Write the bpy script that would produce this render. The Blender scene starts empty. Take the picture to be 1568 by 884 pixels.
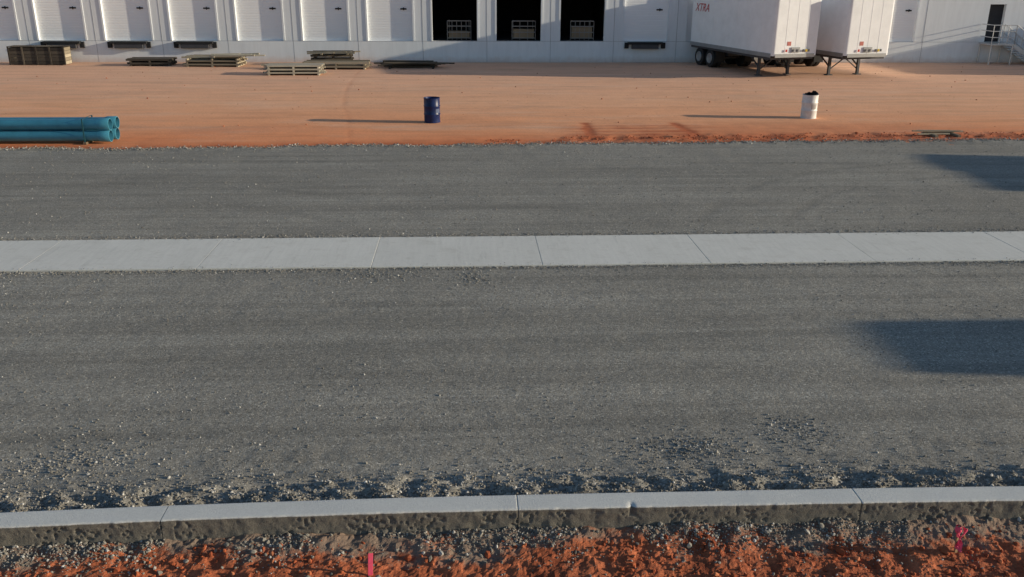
import bpy, math, numpy as np
from mathutils import Vector, Matrix
rng=np.random.default_rng(7)
S=bpy.context.scene
S.view_settings.view_transform='Standard'; S.view_settings.look='None'; S.view_settings.exposure=0
# ---------------------------------------------------------------- camera
H=5.23; th=math.radians(19.8); ps=math.radians(3.0); ro=0.0056
F=Vector((math.sin(ps)*math.cos(th),math.cos(ps)*math.cos(th),-math.sin(th)))
R=Vector((math.cos(ps),-math.sin(ps),0)); U=R.cross(F)
R2=R*math.cos(ro)+U*math.sin(ro); U2=U*math.cos(ro)-R*math.sin(ro)
cd=bpy.data.cameras.new("camera"); cam=bpy.data.objects.new("camera",cd); S.collection.objects.link(cam)
M=Matrix((R2,U2,-F)).transposed().to_4x4(); M.translation=Vector((0,0,H)); cam.matrix_world=M
cd.sensor_width=36; cd.lens=36*1358/1568; cd.clip_end=6000; cd.clip_start=0.1; S.camera=cam
# ---------------------------------------------------------------- light
EL=math.radians(11.6); AZ=math.radians(7.5)
w=bpy.data.worlds.new("World"); S.world=w; w.use_nodes=True
nt=w.node_tree; bg=nt.nodes["Background"]; sky=nt.nodes.new("ShaderNodeTexSky")
sky.sky_type='NISHITA'; sky.sun_disc=False; sky.sun_elevation=EL; sky.sun_rotation=math.radians(90)+AZ
sky.air_density=1.0; sky.dust_density=0.4; sky.ozone_density=2.5
nt.links.new(sky.outputs[0],bg.inputs[0]); bg.inputs[1].default_value=0.118
sd=bpy.data.lights.new("sun",'SUN'); sd.energy=5; sd.angle=math.radians(0.6); sd.color=(1,0.87,0.66)
so=bpy.data.objects.new("sun",sd); S.collection.objects.link(so)
sdir=Vector((math.cos(AZ)*math.cos(EL),-math.sin(AZ)*math.cos(EL),math.sin(EL)))
so.rotation_euler=sdir.to_track_quat('Z','Y').to_euler(); so.location=(40,-5,30)
# ---------------------------------------------------------------- noise
TAB=rng.random((256,256))
def vn(x,y,sc=1.0,seed=0):
    x=np.asarray(x)*sc+seed*17.31; y=np.asarray(y)*sc+seed*9.77
    xi=np.floor(x).astype(int); yi=np.floor(y).astype(int); fx=x-xi; fy=y-yi
    fx=fx*fx*(3-2*fx); fy=fy*fy*(3-2*fy)
    a=TAB[xi&255,yi&255]; b=TAB[(xi+1)&255,yi&255]; c=TAB[xi&255,(yi+1)&255]; d=TAB[(xi+1)&255,(yi+1)&255]
    return (a*(1-fx)+b*fx)*(1-fy)+(c*(1-fx)+d*fx)*fy
def fbm(x,y,sc,o=4,seed=0):
    t=0;a=1;n=0
    for i in range(o):
        t=t+a*vn(x,y,sc*2**i,seed+i*3); n+=a; a*=.5
    return t/n
def sst(a,b,x):
    t=np.clip((x-a)/(b-a),0,1); return t*t*(3-2*t)
# ---------------------------------------------------------------- materials
class N:
    def __init__(s,name):
        s.m=bpy.data.materials.new(name); s.m.use_nodes=True; s.t=s.m.node_tree; s.n=s.t.nodes; s.b=s.n["Principled BSDF"]
        s.b.inputs["Specular IOR Level"].default_value=0.3
        s.co=s.n.new("ShaderNodeTexCoord").outputs["Object"]
    def lk(s,a,b): s.t.links.new(a,b)
    def mapp(s,sc,rz=0): 
        k=s.n.new("ShaderNodeMapping"); k.inputs["Scale"].default_value=sc; k.inputs["Rotation"].default_value=(0,0,rz); s.lk(s.co,k.inputs[0]); return k.outputs[0]
    def noise(s,scale,detail=4,rough=.6,vec=None):
        k=s.n.new("ShaderNodeTexNoise"); k.inputs["Scale"].default_value=scale; k.inputs["Detail"].default_value=detail; k.inputs["Roughness"].default_value=rough
        s.lk(vec or s.co,k.inputs["Vector"]); return k.outputs["Fac"]
    def voro(s,scale,out="Distance",vec=None):
        k=s.n.new("ShaderNodeTexVoronoi"); k.inputs["Scale"].default_value=scale; s.lk(vec or s.co,k.inputs["Vector"]); return k.outputs[out]
    def ramp(s,fac,st):
        k=s.n.new("ShaderNodeValToRGB"); e=k.color_ramp.elements
        while len(e)<len(st): e.new(.5)
        for i,(p,c) in enumerate(st):
            e[i].position=p; e[i].color=(c,c,c,1) if isinstance(c,(int,float)) else (*c,1)
        s.lk(fac,k.inputs[0]); return k.outputs[0]
    def mix(s,fac,a,b,mode='MIX'):
        k=s.n.new("ShaderNodeMix"); k.data_type='RGBA'; k.blend_type=mode
        for sock,v in ((k.inputs[0],fac),(k.inputs[6],a),(k.inputs[7],b)):
            if isinstance(v,(int,float)): sock.default_value=v
            elif isinstance(v,tuple): sock.default_value=(*v,1)
            else: s.lk(v,sock)
        return k.outputs[2]
    def math(s,op,a,b=None):
        k=s.n.new("ShaderNodeMath"); k.operation=op
        for i,v in enumerate((a,b)):
            if v is None: continue
            if isinstance(v,(int,float)): k.inputs[i].default_value=v
            else: s.lk(v,k.inputs[i])
        return k.outputs[0]
    def attr(s,nm):
        k=s.n.new("ShaderNodeAttribute"); k.attribute_name=nm; return k.outputs["Fac"]
    def sep(s):
        k=s.n.new("ShaderNodeSeparateXYZ"); s.lk(s.co,k.inputs[0]); return k.outputs
    def isl(s): return s.n.new("ShaderNodeNewGeometry").outputs["Random Per Island"]
    def bump(s,h,dist,strength=1.0):
        k=s.n.new("ShaderNodeBump"); k.inputs["Distance"].default_value=dist; k.inputs["Strength"].default_value=strength
        s.lk(h,k.inputs["Height"]); s.lk(k.outputs[0],s.b.inputs["Normal"])
    def col(s,c,rough=.9,metal=0):
        if isinstance(c,tuple): s.b.inputs["Base Color"].default_value=(*c,1)
        else: s.lk(c,s.b.inputs["Base Color"])
        s.b.inputs["Roughness"].default_value=rough; s.b.inputs["Metallic"].default_value=metal; return s.m
def simple(name,c,rough=.6,metal=0,var=.15,scale=3.0,bump=0.0,bscale=60):
    n=N(name); f=n.noise(scale,5,.65)
    r=n.ramp(f,[(.3,1-var*1.4),(.7,1+var*.0)])
    m=n.col(n.mix(1.0,c,r,'MULTIPLY'),rough,metal)
    if bump: n.bump(n.noise(bscale,3),bump)
    return m
def gravel_mat():
    n=N("crushed_gravel")
    band=n.noise(1.0,6,.65,n.mapp((.07,1.5,1),.02)); big=n.noise(.20,4,.6)
    c=n.mix(n.ramp(band,[(.3,0.0),(.7,1.0)]),(.275,.257,.220),(.385,.362,.312))
    c=n.mix(1.0,c,n.ramp(big,[(.35,.88),(.65,1.06)]),'MULTIPLY')
    st=n.noise(1.0,4,.6,n.mapp((.25,9,1),.03)); c=n.mix(1.0,c,n.ramp(st,[(.35,.90),(.6,1.03)]),'MULTIPLY')
    pt=n.ramp(n.noise(.55,5,.75),[(.60,0.0),(.72,.28)]); c=n.mix(pt,c,(.46,.44,.40))
    c=n.mix(n.math('MULTIPLY',n.attr("track"),.5),c,(.20,.19,.165))
    vc=n.voro(60,"Color"); k=n.n.new("ShaderNodeSeparateColor"); n.lk(vc,k.inputs[0])
    c=n.mix(1.0,c,n.ramp(k.outputs[0],[(0,.50),(.2,.92),(.88,1.06),(.98,1.8)]),'MULTIPLY')
    g=n.noise(30,6,.8); c=n.mix(1.0,c,n.ramp(g,[(.3,.62),(.7,1.25)]),'MULTIPLY')
    h=n.math('ADD',n.math('MULTIPLY',n.voro(60),-.36),n.math('MULTIPLY',n.noise(8,9,.76),1.4))
    n.bump(h,.012,.85); return n.col(c,.95)
def stone_mat(name,lo,mid,hi):
    n=N(name); c=n.ramp(n.isl(),[(0,lo),(.8,mid),(1,hi)])
    c=n.mix(1.0,c,n.ramp(n.noise(90,3),[(.3,.8),(.7,1.15)]),'MULTIPLY'); return n.col(c,.9)
GR=gravel_mat()
STO=stone_mat("loose_stone",(.15,.14,.12),(.29,.272,.238),(.64,.62,.58))
CLO=stone_mat("clay_clod",(.24,.055,.022),(.46,.125,.05),(.56,.21,.10))
def dirt_mat():
    n=N("red_clay_ground"); y=n.sep()[1]
    yy=n.math('ADD',y,n.math('MULTIPLY',n.noise(.25,5,.6,n.mapp((.35,1,1))),7.0))
    yy=n.math('DIVIDE',yy,70.0)
    c=n.ramp(yy,[(0,(.76,.22,.085)),(.445,(.90,.29,.11)),(.50,(.95,.42,.205)),(.58,(.96,.50,.28)),(.70,(.88,.50,.32)),(.84,(.72,.44,.30))])
    st=n.noise(1.0,6,.65,n.mapp((.22,1.6,1)))
    c=n.mix(1.0,c,n.ramp(st,[(.3,.80),(.5,.98),(.7,1.05)]),'MULTIPLY')
    pale=n.ramp(n.noise(.5,6,.7,n.mapp((.3,1,1))),[(.52,0.0),(.72,.5)])
    c=n.mix(pale,c,(.93,.60,.41))
    gry=n.ramp(n.noise(.3,6,.7,n.mapp((.25,1,1))),[(.53,0.0),(.75,.42)]); c=n.mix(gry,c,(.46,.32,.24))
    c=n.mix(n.math('MULTIPLY',n.attr("fresh"),.85),c,(.50,.115,.04))
    c=n.mix(1.0,c,n.ramp(n.noise(14,6,.75),[(.3,.84),(.7,1.10)]),'MULTIPLY')
    n.bump(n.noise(5,8,.75),.014,.7); return n.col(c,.95)
DIRT=dirt_mat()
def soil_mat():
    n=N("red_clay_soil"); f=n.noise(2.2,6,.7); c=n.mix(n.ramp(f,[(.35,0.0),(.65,1.0)]),(.25,.06,.025),(.62,.19,.085))
    c=n.mix(1.0,c,n.ramp(n.noise(38,5,.7),[(.3,.7),(.7,1.2)]),'MULTIPLY')
    y=n.sep()[1]; gy=n.math('ADD',n.noise(1.3,6,.75),n.math('MULTIPLY',n.math('SUBTRACT',y,7.25),.45))
    g=n.ramp(gy,[(.48,0.0),(.60,.9)]); c=n.mix(g,c,(.25,.20,.155))
    n.bump(n.noise(30,6,.75),.02,.8); return n.col(c,.95)
SOIL=soil_mat()
def conc_mat(name,a,b,lines=False):
    n=N(name); c=n.mix(n.noise(.9,6,.65),a,b)
    br=n.noise(1.0,4,.6,n.mapp((14,1.0,1)) if lines else n.mapp((2,9,1)))
    c=n.mix(1.0,c,n.ramp(br,[(.3,.94),(.7,1.03)]),'MULTIPLY')
    c=n.mix(1.0,c,n.ramp(n.isl(),[(0,.96),(1,1.03)]),'MULTIPLY')
    c=n.mix(1.0,c,n.ramp(n.noise(45,4,.7),[(.3,.92),(.7,1.05)]),'MULTIPLY')
    stn=n.ramp(n.noise(2.2,6,.75,n.mapp((1,1.6,1),.7)),[(.52,0.0),(.74,.45)]); c=n.mix(stn,c,(.50,.47,.40))
    sc=n.noise(1.0,5,.7,n.mapp((5,.6,1),.5)); c=n.mix(1.0,c,n.ramp(sc,[(.30,.88),(.42,1.0)]),'MULTIPLY')
    n.bump(n.noise(120,3),.001,.5); return n.col(c,.85)
CON=conc_mat("broomed_concrete",(.70,.685,.62),(.82,.80,.735),True)
def curb_mat():
    n=N("curb_concrete"); z=n.sep()[2]
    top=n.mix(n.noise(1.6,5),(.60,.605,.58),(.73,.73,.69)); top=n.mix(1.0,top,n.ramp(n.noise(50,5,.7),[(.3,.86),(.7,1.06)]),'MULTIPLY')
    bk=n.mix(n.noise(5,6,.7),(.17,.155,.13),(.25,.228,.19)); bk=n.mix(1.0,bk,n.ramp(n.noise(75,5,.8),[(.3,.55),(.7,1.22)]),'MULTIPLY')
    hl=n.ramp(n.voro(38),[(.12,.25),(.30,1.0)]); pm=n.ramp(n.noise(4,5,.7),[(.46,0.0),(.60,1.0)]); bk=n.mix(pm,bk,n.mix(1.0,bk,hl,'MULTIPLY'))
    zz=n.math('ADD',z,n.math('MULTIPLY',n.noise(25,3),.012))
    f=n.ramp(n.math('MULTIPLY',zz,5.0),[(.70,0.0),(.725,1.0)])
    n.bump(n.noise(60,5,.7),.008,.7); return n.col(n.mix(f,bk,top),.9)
CURB=curb_mat()
# ---------------------------------------------------------------- mesh helpers
def np_mesh(name,V,Fc,mats,smooth=False,matidx=None):
    me=bpy.data.meshes.new(name); V=np.asarray(V,dtype=np.float32); Fc=np.asarray(Fc,dtype=np.int32); k=Fc.shape[1]
    me.vertices.add(len(V)); me.vertices.foreach_set("co",V.ravel())
    me.loops.add(Fc.size); me.loops.foreach_set("vertex_index",Fc.ravel())
    me.polygons.add(len(Fc)); me.polygons.foreach_set("loop_start",np.arange(0,Fc.size,k,dtype=np.int32))
    for m in mats: me.materials.append(m)
    me.update(calc_edges=True); me.validate()
    me.polygons.foreach_set("use_smooth",np.full(len(me.polygons),smooth)); me.update()
    o=bpy.data.objects.new(name,me); S.collection.objects.link(o); return o
def grid(name,xs,ys,zf,mats,smooth=True,att=None):
    X,Y=np.meshgrid(xs,ys); Z=zf(X,Y); V=np.stack([X.ravel(),Y.ravel(),Z.ravel()],1)
    nx=len(xs); i=np.arange((len(ys)-1)*nx).reshape(-1,nx)[:,:-1].ravel()
    o=np_mesh(name,V,np.stack([i,i+1,i+nx+1,i+nx],1),mats,smooth)
    if att:
        a=o.data.attributes.new(att[0],'FLOAT','POINT'); a.data.foreach_set("value",att[1](X,Y).astype(np.float32).ravel())
    return o
t_=(1+5**.5)/2
ICV=np.array([(-1,t_,0),(1,t_,0),(-1,-t_,0),(1,-t_,0),(0,-1,t_),(0,1,t_),(0,-1,-t_),(0,1,-t_),(t_,0,-1),(t_,0,1),(-t_,0,-1),(-t_,0,1)])/1.902
ICF=np.array([(0,11,5),(0,5,1),(0,1,7),(0,7,10),(0,10,11),(1,5,9),(5,11,4),(11,10,2),(10,7,6),(7,1,8),(3,9,4),(3,4,2),(3,2,6),(3,6,8),(3,8,9),(4,9,5),(2,4,11),(6,2,10),(8,6,7),(9,8,1)])
def stones(P,r):
    n=len(P); V=ICV[None]*(1+rng.uniform(-.28,.28,(n,12,1))); V=V*rng.uniform(.55,1.15,(n,1,3))
    q=rng.normal(size=(n,4)); q/=np.linalg.norm(q,axis=1)[:,None]; a,b,c,d=q.T
    Rm=np.stack([1-2*(c*c+d*d),2*(b*c-a*d),2*(b*d+a*c),2*(b*c+a*d),1-2*(b*b+d*d),2*(c*d-a*b),2*(b*d-a*c),2*(c*d+a*b),1-2*(b*b+c*c)],1).reshape(n,3,3)
    V=np.einsum('nij,nkj->nki',Rm,V)*r[:,None,None]; V+=P[:,None,:]
    Fc=ICF[None]+12*np.arange(n)[:,None,None]; return V.reshape(-1,3),Fc.reshape(-1,3)
class MB:
    def __init__(s): s.v=[];s.f=[];s.m=[]
    def add(s,vs,fs,mi=0):
        o=len(s.v); s.v+= [tuple(v) for v in vs]; s.f+=[tuple(i+o for i in f) for f in fs]; s.m+=[mi]*len(fs)
    def box(s,c,d,mi=0,rz=0.0,M=None):
        x,y,z=d[0]/2,d[1]/2,d[2]/2
        vs=[Vector(p) for p in ((-x,-y,-z),(x,-y,-z),(x,y,-z),(-x,y,-z),(-x,-y,z),(x,-y,z),(x,y,z),(-x,y,z))]
        Rm=M or Matrix.Rotation(rz,3,'Z'); c=Vector(c)
        s.add([Rm@v+c for v in vs],[(0,3,2,1),(4,5,6,7),(0,1,5,4),(1,2,6,5),(2,3,7,6),(3,0,4,7)],mi)
    def b2(s,a,b,mi=0): s.box([(a[i]+b[i])/2 for i in range(3)],[abs(b[i]-a[i]) for i in range(3)],mi)
    def lathe(s,prof,c,ax=(0,0,1),seg=32,mi=0,jit=None):
        ax=Vector(ax).normalized(); u=ax.orthogonal().normalized(); w_=ax.cross(u); c=Vector(c); vs=[];fs=[]
        for j,(r,z) in enumerate(prof):
            for i in range(seg):
                a=2*math.pi*i/seg; vs.append(c+ax*z+(u*math.cos(a)+w_*math.sin(a))*max(r,1e-4))
        for j in range(len(prof)-1):
            for i in range(seg):
                k=(i+1)%seg; fs.append((j*seg+i,j*seg+k,(j+1)*seg+k,(j+1)*seg+i))
        s.add(vs,fs,mi)
    def cyl(s,p0,p1,r,mi=0,seg=12):
        p0=Vector(p0);p1=Vector(p1);L=(p1-p0).length; s.lathe([(0,0),(r,0),(r,L),(0,L)],p0,p1-p0,seg,mi)
    def beam(s,p0,p1,wd,ht,mi=0):
        p0=Vector(p0);p1=Vector(p1);d=(p1-p0); x=d.normalized(); up=Vector((0,0,1)) if abs(x.z)<.95 else Vector((1,0,0)); y=up.cross(x).normalized(); z=x.cross(y)
        s.box((p0+p1)/2,(d.length,wd,ht),mi,M=Matrix((x,y,z)).transposed())
    def obj(s,name,mats,bevel=0,smooth=False,parent=None,loc=None,rz=0):
        me=bpy.data.meshes.new(name); me.from_pydata(s.v,[],s.f)
        for m in mats: me.materials.append(m)
        me.polygons.foreach_set("material_index",s.m)
        if smooth:
            me.polygons.foreach_set("use_smooth",[True]*len(s.f))
            try: me.set_sharp_from_angle(angle=math.radians(35))
            except Exception: pass
        me.update(); o=bpy.data.objects.new(name,me); S.collection.objects.link(o)
        if bevel:
            b=o.modifiers.new("bevel",'BEVEL'); b.width=bevel; b.segments=2; b.limit_method='ANGLE'
        if parent: o.parent=parent
        if loc: o.location=loc
        o.rotation_euler[2]=rz; return o
def empty(name,loc=(0,0,0),rz=0):
    e=bpy.data.objects.new(name,None); S.collection.objects.link(e); e.location=loc; e.rotation_euler[2]=rz; return e
# ---------------------------------------------------------------- ground
def seg_d(X,Y,pts):
    D=np.full(X.shape,1e9)
    for (x0,y0),(x1,y1) in zip(pts[:-1],pts[1:]):
        dx,dy=x1-x0,y1-y0; t=np.clip(((X-x0)*dx+(Y-y0)*dy)/(dx*dx+dy*dy),0,1)
        D=np.minimum(D,np.hypot(X-x0-t*dx,Y-y0-t*dy))
    return D
def edgeY(X): return 27.95+.028*X+ (fbm(X,X*0,.5,3,11)-.5)*.6+(fbm(X,X*0,3,3,5)-.5)*.3
TR=[(4.15,29.2,4.3,32.0),(7.75,29.5,7.5,32.0)]
def patch(X,Y): # worked-up clay
    a=np.exp(-(((X-5.9)/2.4)**6+((Y-30.5)/1.2)**6)); b=np.exp(-(((X-12)/5)**4+((Y-30.6)/1.4)**4))*.7
    return a,b
def bars(X,Y): return .5+.5*np.sin(Y*11+fbm(X,Y,.8,2,3)*2.5)
def loosef(X,Y): return np.exp(-((Y-28.8-.03*X)/.6)**2)*sst(-4,3,X)*(.25+.75*sst(.42,.6,fbm(X,Y,.3,2,8)))
def gully(X,Y): return seg_d(X,Y,[(-5.9,54),(-5.75,48.5),(-5.5,42),(-5.0,37),(-4.3,33),(-3.7,28.2)])+ (fbm(X,Y,.9,3,6)-.5)*.12
def gz(X,Y):
    base=np.where(Y<7.68,-.34,np.where(Y<26.2,-.09,-.09*(1-sst(26.2,27.6,Y))))
    det=sst(27,28,Y)*(1-sst(52,56,Y)); a,b=patch(X,Y)
    z=base+det*((fbm(X*.5,Y,.5,4,2)-.5)*.045+(fbm(X,Y,2.2,4,3)-.5)*.010+(loosef(X,Y)+.08*a+.15*b)*(fbm(X,Y,2.6,4,4)-.42)*.13)
    z-=.008*np.exp(-(gully(X,Y)/.04)**2)
    z-=.014*a*bars(X,Y)
    for a_,b_,c,d in TR:
        q=seg_d(X,Y,[(a_,b_),(c,d)])+(fbm(X,Y,2,2,19)-.5)*.10; z-=.026*np.exp(-(q/.14)**2)*(.5+.5*np.sin(Y*18))
    for yc,ph in ((35.5,.3),(37.4,.3),(41.0,1.7),(42.9,1.7)):
        q=Y-yc-.6*np.sin(X*.07+ph); z-=.010*np.exp(-(q/.16)**2)*sst(.4,.6,fbm(X,Y*0,.2,2,int(yc)))
    return z
def fresh(X,Y):
    a,b=patch(X,Y); f=.75*a*(.25+.75*bars(X,Y))+.40*b+.7*loosef(X,Y)+.22*np.exp(-(gully(X,Y)/.07)**2)
    for a_,b_,c,d in TR:
        q=seg_d(X,Y,[(a_,b_),(c,d)]); f=f+1.6*np.exp(-(q/.17)**2)
    f=f+.8*np.exp(-((Y-edgeY(X))/.6)**2)
    return np.clip(f*(.4+1.2*fbm(X,Y,1.5,4,41)),0,1)
xs=np.concatenate([[-3000,-900,-300,-120,-60,-45],np.arange(-36,40,.11),[46,60,120,300,900,3000]])
ys=np.concatenate([[-900,-200,-40,0,5,7.50,7.60,15,24,26],np.arange(26.6,40,.06),np.arange(40,55,.16),[60,90,200,800,3500]])
grid("ground",xs,ys,gz,[DIRT],True,("fresh",fresh))
# gravel yard
def cb(X): return np.where(X<0,.0043,.0016)*np.minimum(np.abs(X),9)**2   # curb bows gently
def track(X,Y):
    t=np.zeros(X.shape)
    for y0,am,fr,ph,wd in ((10.3,.35,.10,.4,.13),(12.1,.35,.10,.4,.13),(13.4,.5,.07,2.2,.14),(14.9,.2,.07,2.2,.12),(9.5,.15,.2,1,.10),(19.6,.5,.08,1.1,.16),(21.4,.5,.08,1.1,.16),(23.4,.7,.06,3.0,.18),(25.2,.7,.06,3.0,.18),(26.4,.2,.1,0,.15)):
        q=Y-y0-am*np.sin(X*fr+ph); t=np.maximum(t,np.exp(-(q/wd)**4)*sst(.35,.62,fbm(X,X*0+y0,.22,3,int(y0*3))))
    # turning arcs
    for cx,cy,r0 in ((14.5,14.8,8.3),(14.5,14.8,10.1),(-9,11.5,9.6),(-9,11.5,11.3)):
        q=np.hypot(X-cx,Y-cy)-r0; t=np.maximum(t,.8*np.exp(-(q/.15)**4)*sst(18,20,Y)*sst(.4,.6,fbm(X,Y,.4,2,77)))
    return t*(.5+.9*fbm(X,Y,3,3,78))
def gzA(X,Y):
    Yn=Y+cb(X)*(Y<10)
    nb=np.exp(-((Yn-8.14)/.33)**2); dg=vn(X*1.0+Y*1.7,Y*1.1-X*.5,5.0,3)
    z=-.012+(fbm(X,Y,3,4,12)-.5)*.012+(fbm(X*.15,Y,1.6,3,13)-.5)*.012-.004*track(X,Y)
    z+=nb*((fbm(X,Y,7,4,14)-.45)*.10+(dg-.45)*.12+.010)
    z+=.010*np.exp(-((Yn-8.85)/.4)**2)*(fbm(X,Y,5,3,16)-.5)*2
    return z-.008*sst(15.5,15.77,Y)
xa=np.concatenate([[-90,-40,-20],np.arange(-13,15,.036),[22,45,90]])
yaA=np.concatenate([np.arange(7.70,9.4,.026),np.arange(9.4,15.80,.05)])
grid("gravel_yard",xa,yaA,gzA,[GR],True,("track",track))
def gzB(X,Y):
    e=edgeY(X)-Y
    z=.004+(fbm(X,Y,2,4,22)-.5)*.014+(fbm(X*.12,Y,1.6,3,23)-.5)*.018-.015*(1-sst(17.66,17.9,Y))-.005*track(X,Y)
    return z+.03*np.exp(-((e-.35)/.35)**2)*fbm(X,Y,4,2,5)-.35*(1-sst(-.9,.12,e))
xb=np.concatenate([[-90,-60,-40],np.arange(-32,36,.09),[45,60,90]])
grid("gravel_yard",xb,np.arange(17.66,29.9,.075),gzB,[GR],True,("track",track))
def sz(X,Y):
    z=-.145+(fbm(X,Y,1.3,4,31)-.5)*.09+(fbm(X,Y,6,4,32)-.5)*.07+(np.abs(fbm(X,Y,14,3,33)-.5))*.05
    z+=.06*sst(7.1,7.6,Y)*fbm(X,Y,3,3,35)+.045*sst(7.2,7.55,Y)
    return z
grid("soil_bank",np.concatenate([[-40,-20,-12],np.arange(-7.5,8.5,.02),[13,25,45]]),np.concatenate([[0,2,4],np.arange(5,7.64,.02)]),sz,[SOIL],False)
# ---------------------------------------------------------------- loose stones & clods
def scat(n,x0,x1,y0,y1,zf,s0,s1,pw=2.5,yd=None,mask=None):
    x=rng.uniform(x0,x1,n); y=rng.uniform(y0,y1,n) if yd is None else yd(x,n)
    r=s0+(s1-s0)*rng.random(n)**pw
    if mask is not None:
        k=mask(x,y); x,y,r=x[k],y[k],r[k]
    z=zf(x,y)+r*.2; return np.stack([x,y,z],1),r
def clus(n,cx,cy,sx,sy,zf,s0,s1):
    x=rng.normal(cx,sx,n); y=rng.normal(cy,sy,n); r=s0+(s1-s0)*rng.random(n)**3; return np.stack([x,y,zf(x,y)+r*.2],1),r
L=[]
L.append(scat(20000,-7,8,7.88,8.7,gzA,.005,.021,3,lambda x,n:7.87-cb(x)+np.abs(rng.normal(0,.33,n))))
L.append(scat(30000,-12,13,8.4,15.7,gzA,.003,.015,5,None,lambda x,y:fbm(x,y,.5,3,44)>.45))
L.append(scat(8000,-13,14,15,15.8,gzA,.005,.017,3,lambda x,n:15.77-np.abs(rng.normal(0,.12,n))))
L.append(scat(8000,-16,18,17,18,gzB,.005,.019,3,lambda x,n:17.69+np.abs(rng.normal(0,.12,n))))
L.append(scat(700,-13,14,15.8,17.7,lambda x,y:x*0+.012,.003,.011,2,lambda x,n:np.where(rng.random(n)<.5,15.78+np.abs(rng.normal(0,.07,n)),17.69-np.abs(rng.normal(0,.07,n)))))
L.append(scat(12000,-22,26,17.9,28,gzB,.005,.022,5))
L.append(scat(10000,-22,26,27,28,lambda x,y:np.maximum(gzB(x,y),gz(x,y)),.010,.032,3,lambda x,n:edgeY(x)+rng.normal(-.05,.16,n)))
L.append(scat(11000,-7,8,5.6,7.6,sz,.005,.020,3,lambda x,n:7.58-cb(x)-np.abs(rng.normal(0,.18,n)),lambda x,y:fbm(x,y,1.1,3,61)>.42))
L.append(scat(2500,-7,8,5.6,7.5,sz,.005,.018,3))
L.append(scat(120,-7,8,5.6,7.6,sz,.02,.04,2,lambda x,n:7.6-np.abs(rng.normal(0,.3,n))))
for a in ((900,2.5,8.95,.35,.18),(500,3.9,9.3,.25,.2),(500,-4.6,8.9,.5,.15),(350,.1,15.2,.15,.2),(300,-4.4,9.2,.3,.3),(350,-1.6,15.3,.5,.15)): L.append(clus(*a,gzA,.005,.018))
P=np.concatenate([a for a,b in L]); r=np.concatenate([b for a,b in L]); V,Fc=stones(P,r)
np_mesh("loose_gravel",V,Fc,[STO])
L=[scat(6000,-7,8,5.6,7.45,sz,.006,.032,4,None,lambda x,y:fbm(x,y,1.2,3,71)>.50),scat(70,-7,8,5.6,7.3,sz,.03,.055,2),
   scat(2500,-6,24,28,33,gz,.010,.040,4,lambda x,n:28.4+.028*x+np.abs(rng.normal(0,.5,n)),lambda x,y:loosef(x,y)>.25),
   scat(450,-28,34,31,52,gz,.012,.045,5)]
P=np.concatenate([a for a,b in L]); r=np.concatenate([b for a,b in L]); V,Fc=stones(P,r)
np_mesh("clay_clods",V,Fc,[CLO])
# ---------------------------------------------------------------- concrete strip
b=MB()
for k in range(-16,18):
    x0=-1.8+3.2*k; b.b2((x0+.005,15.77,-.1),(x0+3.195,17.70,.010+.0010*((k*7)%3)))
b.b2((-53,15.79,-.12),(56,17.68,.000))
b.obj("concrete_strip",[CON],bevel=.004)
# ---------------------------------------------------------------- curb
J=[.47+3.5*k for k in range(-14,15)]
xc=list(np.arange(-7.5,8.5,.012))+[-50,-40,-30,-20,-12,12,20,30,40,50]
for j in J: xc+=[j-.006,j-.003,j,j+.003,j+.006]
xc=np.array(sorted(xc))
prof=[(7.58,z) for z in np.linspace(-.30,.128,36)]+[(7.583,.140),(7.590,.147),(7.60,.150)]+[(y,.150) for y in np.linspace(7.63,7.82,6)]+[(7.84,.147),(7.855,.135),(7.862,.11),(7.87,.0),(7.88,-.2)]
NB=36
pr=np.array(prof); XX,K=np.meshgrid(xc,np.arange(len(pr))); YY=pr[K,0].copy(); ZZ=pr[K,1].copy()
bk=(K<NB).astype(float)*(1-sst(.09,.128,ZZ)*.8)
n1=fbm(XX,ZZ,9,4,51); n2=fbm(XX,ZZ,30,3,52); n3=fbm(XX,ZZ,5,3,53)
YY+=bk*((n1-.5)*-.020+sst(.58,.70,n2)*.016*sst(.42,.6,n3)-.03*sst(.0,-.25,ZZ)*n3)
ZZ+=(K>=NB)*(fbm(XX,YY,1.2,3,55)-.5)*.008
YY+=(K>=NB-4)*(K<NB+4)*(fbm(XX,XX*0,14,3,56)-.5)*.012
dj=np.min(np.abs(XX[:,:,None]-np.array(J)[None,None,:]),axis=2)
gr=(dj<.004); ZZ-=gr*(K>=NB-1)*.012; YY+=gr*(K<NB+4)*.010
q=np.exp(-((XX-1.62)/.03)**2)*(K>=NB-8)*(K<NB+4); YY+=q*.02; ZZ-=q*.012*(K>=NB)
YY-=cb(XX)
nx=len(xc); i=np.arange((len(pr)-1)*nx).reshape(-1,nx)[:,:-1].ravel()
np_mesh("curb",np.stack([XX.ravel(),YY.ravel(),ZZ.ravel()],1),np.stack([i,i+1,i+nx+1,i+nx],1),[CURB],True)
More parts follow.
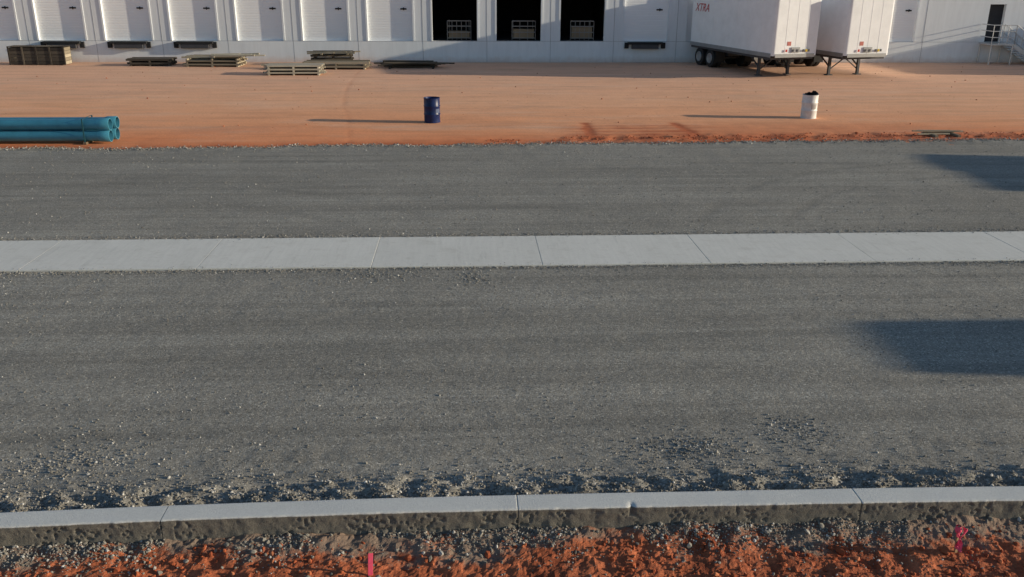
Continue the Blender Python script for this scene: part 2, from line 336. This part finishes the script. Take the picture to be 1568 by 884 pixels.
# ---------------------------------------------------------------- warehouse
def wall_mat():
    n=N("painted_concrete_wall"); c=n.mix(n.noise(.35,5),(.74,.78,.82),(.83,.86,.88))
    c=n.mix(1.0,c,n.ramp(n.noise(1.0,5,.7,n.mapp((3,1,.4))),[(.3,.92),(.7,1.03)]),'MULTIPLY')
    z=n.sep()[2]; d=n.math('ADD',z,n.math('MULTIPLY',n.noise(2.5,5,.7),.5)); c=n.mix(n.ramp(d,[(.25,.55),(.62,0.0)]),c,(.55,.40,.31))
    n.bump(n.noise(30,4),.004,.4); return n.col(c,.8)
WALL=wall_mat()
def door_mat():
    n=N("dock_door_panel"); z=n.sep()[2]; s=n.math('FRACT',n.math('MULTIPLY',z,7.0))
    c=n.mix(n.noise(1.2,4),(.90,.92,.94),(.95,.96,.97)); n.bump(n.ramp(s,[(0,0.0),(.12,1.0),(.88,1.0),(1,0.0)]),.012,.8); return n.col(c,.5)
DOOR=door_mat()
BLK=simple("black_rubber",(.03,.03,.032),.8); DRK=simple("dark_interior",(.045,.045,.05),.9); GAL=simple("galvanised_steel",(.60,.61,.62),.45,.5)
SEAL=simple("joint_sealant",(.42,.44,.46),.8); STL=simple("dark_steel",(.09,.09,.10),.6,.3)
wh=empty("warehouse_building")
YB=54.3; T=.34; Zs=1.22; Zt=4.2; HT=11; DW=2.62
dc=[10.7+3.77*k for k in range(-22,5)]+[10.7+3.77*k for k in range(7,14)]
dc=sorted(c for c in dc if not (27.5<c<36))
ops=[(c-DW/2,c+DW/2,Zs,Zt) for c in dc]+[(31.5,32.5,Zs,3.4)]; ops.sort()
b=MB(); x=-75
for (a,c,z0,z1) in ops:
    b.b2((x,YB,Zs),(a,YB+T,HT)); b.b2((a,YB,z1),(c,YB+T,HT)); x=c
b.b2((x,YB,Zs),(80,YB+T,HT)); b.obj("wall_panels",[WALL],parent=wh)
b=MB(); b.b2((-75,YB-.004,-.3),(80,YB+T,Zs-.004)); b.obj("dock_face_wall",[WALL],parent=wh)
b=MB()
for c in dc: b.b2((c+3.77/2-.012,YB-.008,0.0),(c+3.77/2+.012,YB+.01,HT))
b.b2((-75,YB-.012,Zs-.012),(80,YB+.01,Zs+.004)); b.obj("panel_joints",[SEAL],parent=wh)
b=MB()
for c in dc:
    b.b2((c-DW/2-.10,YB-.03,Zs+.02),(c-DW/2-.002,YB-.0,Zt+.1),0); b.b2((c+DW/2+.002,YB-.03,Zs+.02),(c+DW/2+.10,YB,Zt+.1),0)
b.obj("door_jamb_trim",[WALL],parent=wh)
openX=[10.7-3*3.77,10.7-2*3.77,10.7-3.77]
b=MB(); h=MB(); it=MB()
for c in dc:
    if min(abs(c-o) for o in openX)<.1:
        x0,x1=c-1.8,c+1.8; y0,y1=YB+T,YB+9
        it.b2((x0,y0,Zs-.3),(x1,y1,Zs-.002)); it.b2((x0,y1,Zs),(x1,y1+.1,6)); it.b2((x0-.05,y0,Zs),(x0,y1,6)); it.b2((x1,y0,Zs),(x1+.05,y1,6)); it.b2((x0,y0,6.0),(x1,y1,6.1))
        continue
    b.b2((c-DW/2,YB+.14,Zs),(c+DW/2,YB+.2,Zt)); 
    h.b2((c+.62,YB+.10,2.98),(c+.98,YB+.138,3.06)); h.b2((c+.78,YB+.09,2.94),(c+.84,YB+.10,3.10))
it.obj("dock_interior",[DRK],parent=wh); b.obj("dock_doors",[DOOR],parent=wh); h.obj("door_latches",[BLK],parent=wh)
b=MB()
for c in dc:
    px=round((c-10.7)/3.77)
    if px in (-9,-8,-7,0,-12,-13,-15,8,9):
        b.b2((c-1.05,YB-.30,Zs-.16),(c+1.05,YB-.01,Zs-.03),0)
        b.b2((c-.80,YB-.26,Zs-.42),(c+.80,YB-.012,Zs-.165),1)
        for sx in (-1,1): b.b2((c+sx*1.10-.12,YB-.14,Zs-.40),(c+sx*1.10+.12,YB-.006,Zs-.06),0)
b.obj("dock_levelers",[BLK,STL],bevel=.01,parent=wh)
b=MB(); b.b2((31.5,YB+.25,Zs),(32.5,YB+.3,3.4)); b.obj("doorway_shade_sheet",[DRK],parent=wh)  # dark sheet, its colour stands in for shade in the open doorway
b=MB(); b.b2((-75,YB+T+9.2,0),(80,YB+60,HT)); b.b2((-75,YB,HT),(80,YB+60,HT+.3)); b.obj("warehouse_body",[WALL],parent=wh)
# stair
b=MB(); lx0,lx1,ly=31.2,32.6,52.95
b.b2((lx0,ly,Zs-.10),(lx1,YB-.02,Zs-.02))
for xx in (lx0+.05,lx1-.05):
    for yy in (ly+.05,YB-.1): b.cyl((xx,yy,0),(xx,yy,Zs-.1),.04)
ns=7
for k in range(ns):
    z=Zs-.02-(k+1)*Zs/(ns+1); x0=lx1+k*.23; b.b2((x0,ly+.05,z-.04),(x0+.26,YB-.1,z))
for yy in (ly+.02,YB-.08):
    b.beam((lx1,yy,Zs-.12),(lx1+ns*.23+.1,yy,.06),.05,.22)
    for z in (.55,1.05): b.cyl((lx1,yy,Zs+z),(lx1+ns*.23,yy,.12+z),.024)
    for k in range(0,ns+1,2): b.cyl((lx1+k*.23,yy,Zs-.05-k*Zs/(ns+1)),(lx1+k*.23,yy,Zs+1.05-k*(Zs-.12)/ns),.022)
for z in (.35,.7,1.05):
    b.cyl((lx0,ly+.02,Zs+z),(lx1,ly+.02,Zs+z),.024); b.cyl((lx0+.01,ly,Zs+z),(lx0+.01,YB-.02,Zs+z),.024)
for xx in np.linspace(lx0,lx1,4): b.cyl((xx,ly+.02,Zs-.05),(xx,ly+.02,Zs+1.05),.022)
b.obj("metal_stair",[GAL],smooth=True)
CARD=simple("cardboard",(.35,.27,.18))
for i_,(c,dx) in enumerate(zip(openX,(.25,.35,.1))):
    b=MB(); cx=c+dx; y=YB+.9
    for zz in (.12,.45,.8,1.1): b.beam((cx-.7,y,Zs+zz),(cx+.7,y,Zs+zz),.03,.05)
    for xx in np.linspace(-.7,.7,6 if i_!=1 else 4): b.beam((cx+xx,y,Zs),(cx+xx,y,Zs+1.1),.03,.03)
    b.b2((cx-.62,y+.1,Zs+.1),(cx+.62,y+.9,Zs+.5+.12*i_),1)
    for sx in (-.6,.6): b.beam((cx+sx,y,Zs+1.1),(cx+sx,y+.9,Zs+1.1),.03,.05); b.beam((cx+sx,y+.9,Zs),(cx+sx,y+.9,Zs+1.1),.03,.03)
    b.obj("wire_cage",[simple("cage_steel",(.32,.32,.32),.5,.4),CARD])
# ---------------------------------------------------------------- trailers
TW=simple("trailer_white",(.92,.94,.96),.35,0,.08,1.5); TR_=simple("trailer_rail",(.42,.43,.44),.4,.6); RED=simple("red_decal",(.55,.03,.03),.4)
YEL=simple("decal_yellow",(.7,.5,.05))
def trailer(X,Y,a,Lt=8.7,logo=True,W=1.3):
    e=empty("box_trailer",(X,Y,0),a); z0,z1=1.16,4.05
    b=MB(); cr=.14
    out=[(W,0),(-W,0)]+[(-W+cr-cr*math.cos(t),-Lt+cr-cr*math.sin(t)) for t in np.linspace(0,math.pi/2,6)]+[(W-cr+cr*math.sin(t),-Lt+cr-cr*math.cos(t)) for t in np.linspace(0,math.pi/2,6)]
    n=len(out); b.add([(x,y,z0) for x,y in out]+[(x,y,z1) for x,y in out],[tuple(range(n-1,-1,-1)),tuple(range(n,2*n))]+[(i,(i+1)%n,(i+1)%n+n,i+n) for i in range(n)],0)
    for sx in (-1,1):
        b.b2((sx*(W+.002),-Lt+.16,z0-.08),(sx*(W+.022),-.02,z0+.12),1); b.b2((sx*(W+.002),-Lt+.16,z1-.10),(sx*(W+.018),-.02,z1+.01),1)
        for k in range(1,7): b.b2((sx*(W+.001),-Lt*k/7-.018,z0+.125),(sx*(W+.007),-Lt*k/7+.018,z1-.105),0)
    b.b2((-W+.15,-Lt-.02,z0-.08),(W-.15,-Lt-.002,z0+.10),1); b.b2((-W+.15,-Lt-.018,z1-.10),(W-.15,-Lt-.002,z1+.01),1)
    for xx in (-.6,0,.6): b.b2((xx-.015,-Lt-.006,z0+.105),(xx+.015,-Lt-.001,z1-.105),0)
    b.b2((-W+.05,-Lt+.25,z0-.20),(W-.05,-.02,z0-.085),2)
    b.b2((-.25,-Lt-.05,z0+.16),(.25,-Lt-.007,z0+.42),1)
    for xx,c in ((.45,2),(.62,4),(.75,2),(-.55,3),(-.15,2),(.1,2)): b.b2((xx-.05,-Lt-.075,z0+.2),(xx+.05,-Lt-.052,z0+.32),c)
    b.b2((-.5,-Lt-.012,z0+.5),(-.28,-Lt-.008,z0+.70),6)
    gy=-Lt+1.8
    for sx in (-1,1):
        b.box((sx*.88,gy,.56),(.13,.13,1.0),2); b.box((sx*.88,gy,.03),(.32,.32,.05),2); b.beam((sx*.88,gy,.45),(sx*.88,gy+.9,z0-.2),.06,.06,2)
    b.box((0,gy,.92),(1.7,.07,.09),2); b.beam((-.85,gy,.3),(0,gy,.9),.05,.05,2); b.beam((.85,gy,.3),(0,gy,.9),.05,.05,2)
    for wy in (-1.05,-2.30):
        b.cyl((-W+.3,wy,.5),(W-.3,wy,.5),.07,2)
        for sx in (-1,1):
            for off in (W-.18,W-.50):
                b.lathe([(.0,.0),(.28,.02),(.30,.0),(.47,0),(.50,.04),(.50,.22),(.47,.26),(.3,.26),(.28,.2),(0,.2)],(sx*off-.13,wy,.5),(1,0,0),28,5)
            b.lathe([(0,.0),(.14,.0),(.27,.035),(.29,.0)],(sx*(W-.048),wy,.5),(sx,0,0),20,1)
    b.box((0,-1.7,.78),(.9,2.6,.25),2)
    for sx in (-1,1): b.box((sx*(W-.35),-2.95,.65),(.6,.02,.7),5)
    b.obj("trailer_body",[TW,TR_,STL,RED,YEL,BLK,simple("faded_red_sticker",(.55,.18,.15))],parent=e)
    if logo:
        cu=bpy.data.curves.new("lettering",'FONT'); cu.body="XTRA"; cu.size=.62; cu.extrude=.002; cu.shear=.3; cu.materials.append(RED)
        o=bpy.data.objects.new("lettering",cu); S.collection.objects.link(o); o.parent=e
        Mx=Matrix(((0,0,-1),(-1,0,0),(0,1,0))).to_4x4(); Mx.translation=Vector((-W-.012,-.35,3.02)); o.matrix_local=Mx
    return e
trailer(14.6,54.15,math.radians(14.2))
trailer(18.7,54.15,math.radians(12.5),8.5)
trailer(44.6,54.15,math.radians(4))  # unseen trailer, added at the dock to cast a shadow on the wall
# unseen trailers added right of the view, sized to cast the gravel shadows
sx_,sy_=math.cos(AZ),-math.sin(AZ); SL=4.05/math.tan(EL)
def shadow_trailer(tx,ty,off,Lt,W,tilt=0.0):
    aa=math.radians(-90)-AZ+tilt; nose=Vector((tx,ty))+Vector((sx_,sy_))*SL+Vector((-sy_,sx_))*off
    d=Vector((math.sin(aa),-math.cos(aa))); rear=nose-d*Lt; trailer(rear.x,rear.y,aa,Lt,False,W)
shadow_trailer(6.05,11.85,0,5.0,.95,math.radians(7))
shadow_trailer(13.2,23.75,1.2,7.75,1.18); shadow_trailer(13.6,23.75,-1.2,7.75,1.18)
# ---------------------------------------------------------------- drums
def drum(name,x,y,mats,liner=False):
    e=MB(); r=.29; pr=[(0,.0),(r-.01,.0),(r+.004,.006),(r+.004,.02),(r-.004,.03)]
    for zc in (.30,.59):
        pr+=[(r-.004,zc-.03),(r+.010,zc-.008),(r+.010,zc+.008),(r-.004,zc+.03)]
    pr+=[(r-.004,.85),(r+.006,.86),(r+.008,.872),(r+.002,.88),(r-.008,.872),(r-.012,.84),(r-.014,.10),(0,.10)]
    e.lathe(pr,(0,0,0),(0,0,1),48,0)
    if liner:
        seg=40; vs=[];fs=[]
        for j in range(5):
            for i in range(seg):
                a=2*math.pi*i/seg; up=.16*max(0,math.cos(a-.5))**2+.03*math.sin(5*a)+.015*math.sin(11*a)
                rr=[.268,.262,.225,.27,.30][j]+.01*math.sin(7*a+j); z=[.5,.80,.86+up*.8,.885+up*.5,.80][j]+.01*math.sin(9*a+j)
                vs.append((rr*math.cos(a),rr*math.sin(a),z))
        for j in range(3):
            for i in range(seg):
                k=(i+1)%seg; fs.append((j*seg+i,j*seg+k,(j+1)*seg+k,(j+1)*seg+i))
        e.add(vs,fs,1)
        e.add([((r+.001)*math.cos(a),(r+.001)*math.sin(a),z) for z in (.36,.54) for a in np.linspace(-1.9,-1.2,8)],[(i,i+1,i+9,i+8) for i in range(7)],2)
    else:
        e.add([((r+.001)*math.cos(a),(r+.001)*math.sin(a),z) for z in (.36,.50) for a in np.linspace(-1.25,-.55,8)],[(i,i+1,i+9,i+8) for i in range(7)],2)
        e.lathe([(0,.60),(.27,.60)],(0,0,0),(0,0,1),40,1)
    return e.obj(name,mats,smooth=True,loc=(x,y,.0),rz=.2)
BLU=simple("blue_drum_paint",(.012,.03,.12),.38,0,.4,6); WHD=simple("white_drum_paint",(.80,.80,.78),.45,0,.2,5)
drum("steel_drum",-1.23,32.4,[BLU,simple("drum_inside",(.03,.03,.035),.8),simple("paper_label",(.10,.13,.22),.7)])
drum("steel_drum",12.9,33.1,[WHD,simple("black_bin_liner",(.02,.02,.022),.35),simple("faded_label",(.45,.42,.40),.6)],True)
# ---------------------------------------------------------------- pipes
PV=simple("blue_pvc",(.08,.33,.46),.35,0,.2,2.5); b=MB(); r0=.160
for row in (0,1):
    for colm in (0,1):
        L0=[0,.12,.05,.2][row*2+colm]; x1=-11.15+L0*.5; y=28.45+colm*.40; z=.24+row*.36
        pf=[(r0,0),(r0,5.75),(r0+.028,5.85),(r0+.030,6.12),(r0+.022,6.14),(r0+.008,6.14),(r0+.006,5.9),(r0-.016,5.8),(r0-.016,0)]
        b.lathe(pf,(x1-6.14,y,z),(1,0,0),36,0)
for xx in (-15.3,-11.9):
    b.b2((xx-.05,28.2,.0),(xx+.05,29.1,.075),1)
    for sy in (28.245,29.055): b.b2((xx-.02,sy-.006,.0),(xx+.02,sy+.006,.79),2)
    b.b2((xx-.02,28.239,.791),(xx+.02,29.061,.797),2)
WOODD=simple("weathered_timber",(.20,.15,.10),.85,0,.4,6)
b.obj("pipe_bundle",[PV,WOODD,simple("strap",(.03,.12,.14),.6)],smooth=True)
# ---------------------------------------------------------------- lumber
def wood_mat(name,a,b_):
    n=N(name); c=n.mix(n.isl(),a,b_); c=n.mix(1.0,c,n.ramp(n.noise(1,5,.7,n.mapp((1,14,14))),[(.3,.7),(.7,1.15)]),'MULTIPLY'); return n.col(c,.85)
W1=wood_mat("grey_lumber",(.16,.13,.09),(.46,.40,.30)); W2=wood_mat("dark_lumber",(.035,.030,.026),(.13,.11,.085)); W3=wood_mat("pale_lumber",(.32,.29,.23),(.60,.55,.44))
def stack(name,x,y,Lx,D,layers,bw,bh,mat,rz=0,gap=.2,seed=0,stick=True):
    q=np.random.default_rng(seed); b=MB(); z=.0
    for l in range(layers):
        if stick:
            for sx in np.linspace(-Lx*.42,Lx*.42,3): b.box((sx,0,z+.045),(.09,D,.088),0)
            z+=.09
        nb=int(D/bw); yy=-D/2
        for k in range(nb):
            if l==layers-1 and q.random()<gap: yy+=bw; continue
            b.box((q.normal(0,.06),yy+bw/2,z+bh/2),(Lx*(1-.12*q.random()),bw*.93,bh*.97),0,rz=q.normal(0,.006)); yy+=bw
        z+=bh
    return b.obj(name,[mat],loc=(x,y,0),rz=rz,bevel=.004)
b=MB()
for k in range(5): b.box((0,-.42,.12+k*.185),(3.1,.05,.17),0); b.box((0,.42,.12+k*.185),(3.1,.05,.17),0); b.box((1.53,0,.12+k*.185),(.05,.78,.17),1); b.box((-1.53,0,.12+k*.185),(.05,.78,.17),1)  # paler end boards: sunlight on the crate end put into the colour
for xx in (-1.5,-.75,0,.75,1.5): b.box((xx,-.465,.5),(.09,.03,.98),0)
for k in range(9): b.box((-1.4+k*.35,0,1.0),(.33,.9,.03),0)
b.obj("timber_crate",[W2,W1],loc=(-24.1,53.1,0),bevel=.004)
stack("lumber_stack",-17.7,52.6,2.5,1.2,2,.15,.11,W2,.02,.1,1)
stack("lumber_stack",-14.1,52.4,3.3,1.7,3,.16,.09,W1,-.03,.45,2)
stack("lumber_stack",-8.9,48.0,3.0,1.3,3,.11,.08,W3,.04,.1,3)
stack("lumber_stack",-7.1,51.0,3.7,1.4,2,.14,.11,W1,-.02,.4,4)
stack("lumber_stack",-7.6,53.0,2.4,1.0,4,.15,.10,W2,.05,.4,5)
def pile(name,x,y,n,L,sp,mat,seed,bw=.1,h=.3):
    q=np.random.default_rng(seed); b=MB()
    for k in range(n):
        a=q.normal(0,.07); c=Vector((q.normal(0,.35),q.uniform(-sp,sp),.05+q.random()*h)); l=L*q.uniform(.6,1)/2
        d=Vector((math.cos(a),math.sin(a),q.normal(0,.02)))*l; b.beam(c-d,c+d,bw,bw*.6,0)
    for sx in (-L*.3,L*.3): b.box((sx,0,.04),(.1,sp*2.4,.08),0)
    return b.obj(name,[mat],loc=(x,y,0))
pile("board_pile",-3.0,51.4,16,4.0,.7,W2,3,.12,.28)
pile("board_pile",-13.2,52.2,9,2.6,.6,W3,6,.13,.05).location.z=.52
pile("board_pile",-7.4,52.6,7,2.4,.5,W1,8,.13,.10).location.z=.62
pile("board_pile",-10.2,50.8,7,2.0,.6,W1,9,.13,.2)
pile("wood_stakes",16.1,29.2,7,1.3,.28,W1,4,.06,.12)
# ---------------------------------------------------------------- survey stakes
PINK=simple("pink_marking_paint",(.95,.12,.22),.6,0,.15,20); LATH=simple("wood_lath",(.42,.30,.17),.8,0,.3,15)
b=MB(); b.box((0,0,-.03),(.045,.016,.42),0); b.box((0,0,.188),(.040,.013,.014),1)
o=b.obj("survey_stake",[PINK,LATH],bevel=.002,loc=(-.95,7.0,-.075)); o.rotation_euler=(.03,.05,.2)
b=MB(); b.box((0,0,.0),(.03,.018,.44),0)
vs=[];fs=[]
for i in range(8):
    for j in range(4): vs.append((.022+.014*math.sin(i*1.2)+j*.016*math.sin(i*.7+1),-.015-.02*math.sin(j+i*.6)-.01*j,.23-i*.036-.01*j))
for i in range(7):
    for j in range(3): k=i*4+j; fs.append((k,k+1,k+5,k+4))
b.add(vs,fs,1); vs=[(v[0]*-.9,v[1]-.01,v[2]+.015) for v in vs]; b.add(vs,fs,1); b.lathe([(.024,.15),(.034,.18),(.024,.225)],(0,0,0),(0,0,1),10,1)
o=b.obj("survey_stake",[LATH,PINK],loc=(4.75,7.10,-.06)); o.rotation_euler=(0,-.08,.3)
